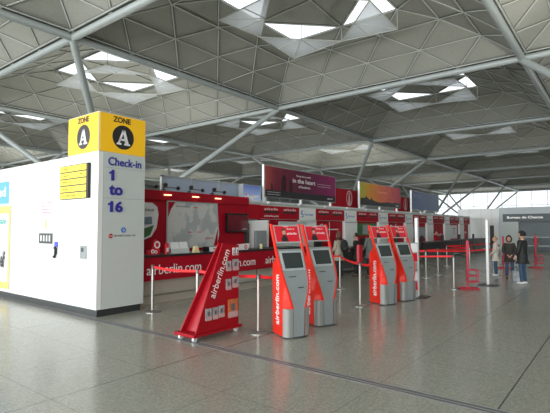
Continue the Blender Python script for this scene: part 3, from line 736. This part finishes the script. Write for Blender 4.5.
# ------------------------------------------------------------------ brochure stand
bs = thing('brochure_stand', 'red wedge-shaped brochure stand on castors with airberlin.com up its slope', 'display stand', (-5.08, 4.60, 0))
BR = mat('stand_red', (.34, .004, .012), .45, spec=.25)
side = [(.0, .12), (.94, .12), (.94, 1.42), (.56, 1.46)]
MB().prism(side, (-.015, 0, 0), *PX, .022).build('side_panel', BR, bs, .003)
m = MB(); 
xa, xb_ = -.44, -.14
q = [(-.37, .02, .12), (-.37, .94, .12), (-.10, .94, 1.42), (-.10, .56, 1.46)]
m.add(q + [(a + .022, b, c) for a, b, c in q], [(0, 1, 2, 3), (4, 5, 6, 7), (0, 1, 5, 4), (1, 2, 6, 5), (2, 3, 7, 6), (3, 0, 4, 7)]).build('side_panel', BR, bs)
m = MB(); q = [(-.35, .13, .12), (-.016, .13, .12), (-.016, .64, 1.43), (-.085, .64, 1.43)]
m.add(q + [(a, b + .02, c) for a, b, c in q], [(0, 1, 2, 3), (4, 5, 6, 7), (0, 1, 5, 4), (1, 2, 6, 5), (2, 3, 7, 6), (3, 0, 4, 7)]).build('sloping_panel', mat('stand_dark_red', (.36, .004, .015), .4), bs)
box('base_board', BR, bs, -.42, .03, -.05, 1.0, .075, .12, bevel=.004)
for x, y in ((-.36, .03), (-.05, .03), (-.36, .93), (-.05, .93)):
    c = MB().lathe([(.02, .035), (.02, .075)], c=(x, y, 0), n=10).build('castor', STEEL, bs); MB().tube((x - .018, y, .036), (x + .018, y, .036), .036, n=14).build('wheel', WSTEEL, c)
d = Vector((0, .62, 1.34)).normalized(); upv = Vector((1, 0, 0)).cross(d)
text('airberlin.com', Vector((.008, .39, .60)), d, upv, TXTW, bs, w=.80, h=.125, depth=.003)
spots = [(.19, .30, .12, .17, PHOTO), (.34, .30, .11, .17, PHOTO), (.47, .31, .12, .17, PHOTO), (.68, .27, .22, .28, ORANGE), (.63, .72, .11, .16, PHOTO), (.78, .74, .14, .17, PHOTO), (.63, 1.02, .11, .15, PHOTO), (.78, 1.02, .14, .17, PHOTO), (.78, 1.26, .05, .12, PAPER), (.86, 1.26, .05, .12, PAPER)]
for y, z, w, h, mm_ in spots:
    b = MB().prism([(0, 0), (w, 0), (w, h), (0, h)], (.012, y, z), *PX, .012).build('brochure', mm_, bs)
    box('holder', mat('holder_clear', (.5, .35, .35), .2), b, .024, .032, y, y + w, z - .01, z + h * .3)
    box('picture', mat('dark_print', (.10, .12, .13), .5, noise=.5, scale=30), b, .0242, .026, y + w * .3, y + w * .7, z + h * .35, z + h * .75)

# ------------------------------------------------------------------ stanchions and belts
ST0 = None
def stanchion(x, y, label, belts=(), h=.95, head=False):
    global ST0
    if ST0 is None:
        t = thing('stanchion', '', 'barrier post')
        MB().lathe([(.165, 0), (.165, .012), (.10, .028), (.04, .04)], n=28).build('base', STEEL, t, smooth=True)
        MB().lathe([(.030, .03), (.030, .88)], n=16).build('post', STEEL, t, smooth=True)
        MB().lathe([(.036, .87), (.036, .945), (.028, .955)], n=16).build('belt_head', mat('dark_metal', (.10, .10, .10), .35, .6), t, smooth=True)
        ST0 = copy_tree(t)
    else: t = copy_tree(ST0)
    t.location = (x, y, 0); tag(t, label, 'barrier post', 'belt barrier posts')
    for (bx, by, zz) in belts:
        a = Vector((0, 0, zz)); b = Vector((bx - x, by - y, zz - .0)); dd = (b - a).normalized(); a += dd * .03; b -= dd * .03
        m = MB(); N = 8
        for k in range(N):
            p = a.lerp(b, k / N); q = a.lerp(b, (k + 1) / N)
            p.z -= .03 * math.sin(PI * k / N); q.z -= .03 * math.sin(PI * (k + 1) / N)
            m.bar(p, q, .003, .048)
        m.build('belt', BELT, t)
    return t
stanchion(-7.62, 5.74, 'steel belt post in front of the red counter at the white cabin corner', [(-6.22, 5.68, .91)])
stanchion(-6.22, 5.68, 'steel belt post standing between red counter and brochure stand')
stanchion(-4.75, 5.66, 'large steel belt post immediately left of the nearest kiosk', [(-6.22, 5.68, .91), (-4.55, 6.1, .91)])
stanchion(-6.34, 11.1, 'slim steel belt post beside the second kiosk', [(-4.62, 8.96, .91), (-7.9, 11.6, .91)])
tp = stanchion(-4.62, 8.96, 'steel belt post topped by a red sign holder, left of farther kiosks', [(-4.45, 9.3, .91)])
box('sign_holder', mat('holder_red', (.42, .006, .02), .5), tp, -.03, .03, -.08, .08, .955, 1.33)
Q = [(-3.83, 13.05), (-5.41, 15.32), (-5.41, 16.56), (-5.03, 19.32), (-3.9, 18.2), (-6.0, 12.6), (-6.9, 14.6), (-6.3, 20.5), (-4.6, 22.5), (-5.6, 25.0)]
QL = ['steel belt post in the queue area nearest the viewer, left of red baggage gauge', 'steel belt post right of the near white totem, first behind', 'steel belt post right of the near white totem, second behind', 'steel belt post just behind the red baggage gauge', 'steel belt post left of the far white totem',
      'steel belt post behind the farthest kiosk', 'steel belt post behind the near white totem close to the desks', 'steel belt post in the middle of the queue area', 'steel belt post far behind the far white totem', 'farthest steel belt post in the queue area']
QB = {0: [1e9], 5: [0], 1: [4], 2: [3], 3: [8], 6: [1, 2], 7: [3, 9], 4: [8]}
QB = {0: [(5, .91), ], 1: [(4, .91)], 2: [(3, .91), (6, .91)], 4: [(8, .91)], 6: [(1, .91)], 7: [(3, .91), (9, .91)], 5: [(6, .91)], 8: [(9, .91)]}
for k, (x, y) in enumerate(Q):
    stanchion(x, y, QL[k], [(Q[a][0], Q[a][1], z) for a, z in QB.get(k, [])])

for o in [x for x in C.objects if x.parent == ST0] + [ST0]: bpy.data.objects.remove(o)
# totems
def totem(x, y, label, h=1.95):
    t = thing('white_totem', label, 'post', (x, y, 0), group='tall white signposts by the queue')
    box('column', WSTEEL, t, -.035, .035, -.05, .05, .02, h, bevel=.01)
    box('dark_edge', DARK, t, -.03, .03, .051, .065, .1, h - .03)
    box('base_plate', DARK, t, -.25, .25, -.22, .22, 0, .02)
    return t
totem(-4.10, 11.0, 'tall white square post just right of the farthest kiosk')
totem(-3.27, 14.5, 'tall white square post left of the blonde girl')
lf = thing('leaflet_rack', 'slim rack of red and white leaflets beside the farthest kiosk', 'leaflet rack', (-4.08, 10.72, 0), math.radians(-30))
box('frame', KGREY2, lf, -.02, .0, -.09, .11, .02, 1.35)
for k in range(5):
    b = MB().prism([(0, 0), (.18, 0), (.18, .2), (0, .2)], (.01, -.08, .2 + .23 * k), (0, 1, 0), (-.1, 0, 1), .01).build('leaflet', [KRED2, PAPER, PHOTO, KRED2, PAPER][k], lf)
box('base', DARK, lf, -.06, .10, -.10, .12, 0, .02)

# baggage gauges
GR = mat('gauge_red', (.48, .02, .05), .4)
def gauge(x, y, label, first=None, rz=0):
    if first is None:
        t = thing('baggage_gauge', '', 'baggage gauge')
        box('post', GR, t, -.024, .024, -.022, .022, .03, 1.36)
        box('sign_panel', GR, t, -.04, .04, -.034, -.023, .9, 1.34)
        MB().path([(-.22, -.16, .03), (.26, -.16, .03), (.26, .18, .03), (-.22, .18, .03), (-.22, -.16, .03)], .02).path([(0, -.16, .03), (0, .18, .03)], .02).build('base_frame', GR, t)
        m = MB()
        for z in (.22, .38, .54): m.path([(0, -.10, z), (.26, -.10, z), (.26, .14, z), (0, .14, z), (0, -.10, z)], .013)
        for p in ((.26, -.10), (.26, .14), (0, .14), (0, -.10)): m.tube((*p, .2), (*p, .55), .011, n=6)
        m.box(0, .26, -.10, .14, .2, .215)
        m.build('cage', GR, t)
    else: t = copy_tree(first)
    t.location = (x, y, 0); t.rotation_euler = (0, 0, rz)
    return tag(t, label, 'baggage gauge', 'red hand baggage gauges')
g0 = gauge(-3.50, 13.2, 'red tubular baggage gauge stand nearest, between belt post and far totem', None, .5)
gauge(-3.05, 21.9, 'red baggage gauge stand behind the man in black', g0, .5)
gauge(-4.1, 20.9, 'red baggage gauge mostly hidden behind the children', g0, .5)

# ------------------------------------------------------------------ people
def skinned(verts, edges, radii, sub=2):
    me = bpy.data.meshes.new('s'); me.from_pydata([tuple(v) for v in verts], edges, []); o = bpy.data.objects.new('s', me); C.objects.link(o)
    md = o.modifiers.new('k', 'SKIN'); md.use_smooth_shade = True
    for i, r in enumerate(radii):
        r = r if isinstance(r, tuple) else (r, r); me.skin_vertices[0].data[i].radius = r
    me.skin_vertices[0].data[0].use_root = True
    sb = o.modifiers.new('u', 'SUBSURF'); sb.levels = sub; sb.render_levels = sub
    dg = bpy.context.evaluated_depsgraph_get(); r = bpy.data.meshes.new_from_object(o.evaluated_get(dg)); bpy.data.objects.remove(o); return r
def mesh_to(mb, me):
    return mb.add([tuple(v.co) for v in me.vertices], [tuple(p.vertices) for p in me.polygons])
def ellipsoid(mb, c, rx, ry, rz, n=14, m=9, fn=None):
    vs = [(c[0], c[1], c[2] - rz)]; 
    for i in range(1, m):
        a = -PI / 2 + PI * i / m
        for k in range(n):
            b = 2 * PI * k / n; p = Vector((rx * math.cos(a) * math.cos(b), ry * math.cos(a) * math.sin(b), rz * math.sin(a)))
            if fn: p = fn(p)
            vs.append(tuple(Vector(c) + p))
    vs.append((c[0], c[1], c[2] + rz)); fs = [(0, 1 + (k + 1) % n, 1 + k) for k in range(n)]
    for i in range(m - 2):
        for k in range(n): fs.append((1 + i * n + k, 1 + i * n + (k + 1) % n, 1 + (i + 1) * n + (k + 1) % n, 1 + (i + 1) * n + k))
    e = len(vs) - 1; fs += [(e, e - n + k, e - n + (k + 1) % n) for k in range(n)]
    return mb.add(vs, fs)

def person(label, loc, rz, H=1.6, jacket=None, trousers=None, shoes=None, hair=None, arms=None, jacket_len=.78, hood=False, cap=False, longhair=False, legs=None, headturn=0.0, group=None):
    s = H / 1.75
    t = thing('person', label, 'person', loc, rz, group)
    ar = arms or {}
    sh = {q: Vector((q * .17, 0, 1.43)) for q in (-1, 1)}
    el = {q: Vector(ar.get(('e', q), (q * .23, -.02, 1.15))) for q in (-1, 1)}
    wr = {q: Vector(ar.get(('w', q), (q * .24, .07, .92))) for q in (-1, 1)}
    lg = legs or {}
    hip = {q: Vector((q * .09, 0, .90)) for q in (-1, 1)}
    kn = {q: Vector(lg.get(('k', q), (q * .10, .02, .50))) for q in (-1, 1)}
    an = {q: Vector(lg.get(('a', q), (q * .11, -.02, .09))) for q in (-1, 1)}
    def z(v): return Vector(v) * s
    vs = [z((0, 0, .96)), z((0, 0, 1.15)), z((0, 0, 1.34)), z((0, -.01, 1.47)), z((0, 0, 1.56))]
    rd = [(.15, .10), (.135, .095), (.15, .10), .055, .052]; ed = [(0, 1), (1, 2), (2, 3), (3, 4)]
    for q in (-1, 1):
        i = len(vs); vs += [z(sh[q]), z(el[q]), z(wr[q])]; rd += [.055, .042, .028]; ed += [(2, i), (i, i + 1), (i + 1, i + 2)]
    for q in (-1, 1):
        i = len(vs); vs += [z(hip[q]), z(kn[q]), z(an[q]), z(an[q] + Vector((0, .13, -.055)))]; rd += [.085, .058, .04, .03]; ed += [(0, i), (i, i + 1), (i + 1, i + 2), (i + 2, i + 3)]
    rd = [tuple(a * s for a in (r if isinstance(r, tuple) else (r, r))) for r in rd]
    body = MB(); mesh_to(body, skinned(vs, ed, rd, 2))
    # head with face
    R = Matrix.Rotation(headturn, 3, 'Z'); hc = Vector((0, .015, 1.645))
    def face(p):
        p = p.copy()
        if p.y > 0: p.y *= .95
        if p.z < 0: p.x *= 1 + p.z * 2.2; p.y *= 1 + (p.z * .8 if p.y < 0 else 0)
        if abs(p.x) < .02 and p.y > .06 and -.045 < p.z < .02: p.y += .022
        if abs(p.z - .02) < .012 and .02 < abs(p.x) < .045 and p.y > .05: p.y -= .008
        return R @ (p * s)
    ellipsoid(body, hc * s, .078, .098, .118, 22, 15, face)
    for q in (-1, 1): ellipsoid(body, (hc + R @ Vector((q * .076, -.005, -.005))) * s, .012 * s, .02 * s, .032 * s, 8, 6)
    # hands: palm, four unequal curled fingers, thumb from the side of the palm
    for q in (-1, 1):
        dr = (wr[q] - el[q]).normalized(); sd = dr.cross(Vector((q, 0, 0))).normalized(); w = wr[q]
        body.tube(z(w - dr * .02), z(w + dr * .085), .024 * s, .030 * s, n=10)
        for k, ln in enumerate((.07, .08, .075, .058)):
            b0 = w + dr * .08 + sd * (k - 1.5) * .019; b1 = b0 + dr * ln * .55; b2 = b1 + (dr * .8 - Vector((q * .6, 0, 0))) * ln * .5
            body.tube(z(b0), z(b1), .0095 * s, .0085 * s, n=6); body.tube(z(b1), z(b2), .0085 * s, .006 * s, n=6)
        b0 = w + dr * .025 - sd * .026; b1 = b0 + (dr * .7 - sd * .6) * .04; b2 = b1 + dr * .03
        body.tube(z(b0), z(b1), .012 * s, .010 * s, n=6); body.tube(z(b1), z(b2), .010 * s, .007 * s, n=6)
    body.build('body', SKIN, t, smooth=True)
    for q in (-1, 1):
        p = (hc + R @ Vector((q * .03, .088, .018))) * s
        m = MB(); ellipsoid(m, p, .010 * s, .006 * s, .007 * s, 8, 6); m.build('eye', INK, t)
    m = MB(); ellipsoid(m, (hc + R @ Vector((0, .086, -.05))) * s, .020 * s, .006 * s, .006 * s, 8, 6); m.build('mouth', mat('lip', (.35, .10, .09), .5), t)
    # jacket
    bot = jacket_len
    vs = [z((0, 0, bot + .12)), z((0, 0, 1.15)), z((0, 0, 1.34)), z((0, -.01, 1.455))]; rd = [(.205, .155), (.19, .14), (.195, .135), (.085, .08)]; ed = [(0, 1), (1, 2), (2, 3)]
    for q in (-1, 1):
        i = len(vs); vs += [z(sh[q]), z(el[q]), z(wr[q] - (wr[q] - el[q]).normalized() * .01)]; rd += [.078, .066, .055]; ed += [(2, i), (i, i + 1), (i + 1, i + 2)]
    vs.append(z((0, 0, bot))); rd.append((.20, .165)); ed.append((0, len(vs) - 1))
    m = MB(); mesh_to(m, skinned(vs, ed, [tuple(a * s for a in (r if isinstance(r, tuple) else (r, r))) for r in rd], 2)); m.build('jacket', jacket, t, smooth=True)
    if hood:
        m = MB()
        def hf(p): 
            p = p.copy()
            if p.y > .085: p.y = .085 - (p.y - .085) * 1.2
            return R @ (p * s)
        ellipsoid(m, (hc + Vector((0, -.02, -.0))) * s, .125, .14, .165, 18, 12, hf); m.build('hood', jacket, t, smooth=True)
    # trousers
    vs = [z((0, 0, .92))]; rd = [(.13, .09)]; ed = []
    for q in (-1, 1):
        i = len(vs); vs += [z(hip[q]), z(kn[q]), z(an[q] + Vector((0, 0, -.01)))]; rd += [.085, .072, .066]; ed += [(0, i), (i, i + 1), (i + 1, i + 2)]
    m = MB(); mesh_to(m, skinned(vs, ed, [tuple(a * s for a in (r if isinstance(r, tuple) else (r, r))) for r in rd], 2)); m.build('trousers', trousers, t, smooth=True)
    for q in (-1, 1):
        m = MB(); c = (an[q] + Vector((0, .055, 0))) * s; c.z = .045 * s
        ellipsoid(m, c, .052 * s, .135 * s, .045 * s, 14, 8, lambda p: Vector((p.x, p.y, max(p.z, -.04 * s)))); m.build('shoe', shoes, t, smooth=True)
    # hair
    m = MB()
    def hfn(p):
        p = p.copy()
        if p.y > .02 and p.z < .055: p.y = .02 - (p.y - .02) * .25
        if p.z < -.03 and not longhair: p.z = -.03 + (p.z + .03) * .4
        return R @ (p * s)
    k = 1.25 if cap else 1.0
    ellipsoid(m, (hc + Vector((0, -.012, .022))) * s, .092 * k, .108 * k, (.17 if longhair else .118) * (1.08 if cap else 1), 20, 14, hfn)
    m.build('hair', hair, t, smooth=True)
    return t, s
JEAN = mat('blue_denim', (.035, .075, .14), .8, noise=.2, scale=15); CREAM = mat('cream_jacket', (.60, .56, .48), .8, noise=.08)
BLK = mat('black_coat', (.016, .017, .017), .7, noise=.2); BRN = mat('dark_brown_parka', (.035, .030, .026), .85, noise=.3)
BLOND = mat('blonde_hair', (.42, .26, .12), .7); DKH = mat('near_black_hair', (.012, .010, .010), .8); BRH = mat('brown_hair', (.10, .05, .03), .6)
SHW = mat('white_trainers', (.72, .74, .76), .6); SHB = mat('brown_shoes', (.10, .07, .045), .7); GRY = mat('grey_green_jacket', (.13, .15, .14), .8)
person('person in a black coat, jeans and white trainers turned left, hands low', (-2.50, 15.45, 0), math.radians(75), 1.58, BLK, JEAN, SHW, DKH, cap=True, jacket_len=.75,
       arms={('e', 1): (.25, .0, 1.17), ('w', 1): (.22, .10, .95), ('e', -1): (-.25, 0, 1.17), ('w', -1): (-.22, .12, .95)})
person('person in a dark hooded parka and jeans facing the viewer, hands clasped', (-3.12, 16.85, 0), math.radians(195), 1.41, BRN, JEAN, SHB, BRH, hood=True, jacket_len=.76, headturn=-.2,
       arms={('e', 1): (.24, .03, 1.15), ('w', 1): (.07, .19, .98), ('e', -1): (-.24, .03, 1.15), ('w', -1): (-.07, .19, .98)})
person('blonde person in a cream jacket and jeans facing left, arms bent forward', (-3.68, 17.5, 0), math.radians(100), 1.38, CREAM, JEAN, SHW, BLOND, jacket_len=.74,
       arms={('e', 1): (.22, .0, 1.15), ('w', 1): (.15, .17, 1.0), ('e', -1): (-.22, .0, 1.15), ('w', -1): (-.15, .17, 1.0)})
tb = thing('shopping_bag', 'white and black bag on the floor between parka and black coat', 'bag', (-2.84, 16.25, 0), .5)
MB().prism([(-.11, 0), (.11, 0), (.10, .30), (-.09, .33)], (.0, .08, 0), (1, 0, 0), (0, 0, 1), .16).build('bag_body', mat('bag_print', (.40, .42, .45), .6, noise=.95, scale=9), tb)
MB().path([(-.06, 0, .30), (-.04, 0, .44), (.04, 0, .44), (.06, 0, .30)], .01).build('handle', INK, tb)
CT = {('e', 1): (.22, .02, 1.15), ('w', 1): (.15, .24, 1.08), ('e', -1): (-.22, .02, 1.15), ('w', -1): (-.15, .24, 1.08)}
bp, s_ = person('person in beige top at the desks wearing a black backpack', (-7.55, 13.15, 0), math.radians(80), 1.52, mat('beige_top', (.42, .38, .30), .8), BLK, SHB, BRH, arms=CT, longhair=True)
bk = thing('backpack', 'black backpack worn by the person in the beige top', 'backpack', (-7.55, 13.15, 0), math.radians(80))
m = MB(); ellipsoid(m, (0, -.24, 1.10), .15, .11, .22, 16, 10); m.build('pack', BLK, bk, smooth=True)
m = MB(); ellipsoid(m, (0, -.34, 1.03), .10, .05, .10, 12, 8); m.build('pocket', BLACK, bk, smooth=True)
MB().path([(-.10, -.20, 1.28), (-.10, -.02, 1.36), (-.12, .12, 1.22)], .018).path([(.10, -.20, 1.28), (.10, -.02, 1.36), (.12, .12, 1.22)], .018).build('strap', BLACK, bk)
person('person in black with dark hair leaning at the desks beside the backpacker', (-7.5, 14.3, 0), math.radians(100), 1.50, BLK, BLK, SHB, DKH, arms=CT)
person('person in a grey-green jacket at the desks left of farther kiosks', (-6.9, 14.2, 0), math.radians(60), 1.62, GRY, BLK, SHB, BRH, arms=CT)
person('small child in a red top standing far off before the bureau wall', (-4.95, 36.0, 0), math.radians(170), 1.22, mat('child_red_grey', (.30, .12, .12), .8, noise=.6, scale=8), GRY, SHB, BRH, longhair=True)
for k, (x, y, j, lab) in enumerate(((-9.35, 14.7, BLK, 'check-in clerk in dark clothes behind the first black desk'), (-9.35, 21.9, BLK, 'check-in clerk in dark clothes behind the third black desk'), (-9.35, 28.3, RED, 'check-in clerk in a red jacket behind the fifth black desk'))):
    person(lab, (x, y, 0), math.radians(-90), 1.5, j, BLK, SHB, DKH)

# ------------------------------------------------------------------ light
W = bpy.data.worlds.new('sky'); S.world = W; W.use_nodes = True
bg = W.node_tree.nodes['Background']; bg.inputs[0].default_value = (.90, .96, 1.0, 1); bg.inputs[1].default_value = 1.7
def area(name, loc, rot, sx, sy, e, col=(1, 1, 1)):
    l = bpy.data.lights.new(name, 'AREA'); l.shape = 'RECTANGLE'; l.size = sx; l.size_y = sy; l.energy = e; l.color = col
    o = bpy.data.objects.new(name, l); C.objects.link(o); o.location = loc; o.rotation_euler = rot; return o
# daylight coming in through the glazed front of the hall (window_2), behind the viewpoint
area('daylight_front_glazing', (GX + 10, GY - 2 * BS + .4, 6), (PI / 2, 0, 0), 90, 11, 24000, (.96, .98, 1))

cam = bpy.data.cameras.new('camera'); co = bpy.data.objects.new('camera', cam); C.objects.link(co); S.camera = co
cam.sensor_width = 36; cam.lens = 36 * 450 / 550; cam.clip_end = 600
yaw = math.radians(37.9); pt_ = math.atan(21.5 / 450)
co.location = (0, 0, 1.7); co.rotation_euler = (PI / 2 + pt_, 0, yaw)
S.view_settings.view_transform = 'Standard'; S.view_settings.look = 'None'; S.view_settings.exposure = 0; S.view_settings.gamma = 1
S.view_settings.use_curve_mapping = False
S.cycles.use_denoising = True; S.cycles.max_bounces = 8; S.cycles.diffuse_bounces = 4; S.cycles.transparent_max_bounces = 12
S.cycles.sample_clamp_indirect = 6
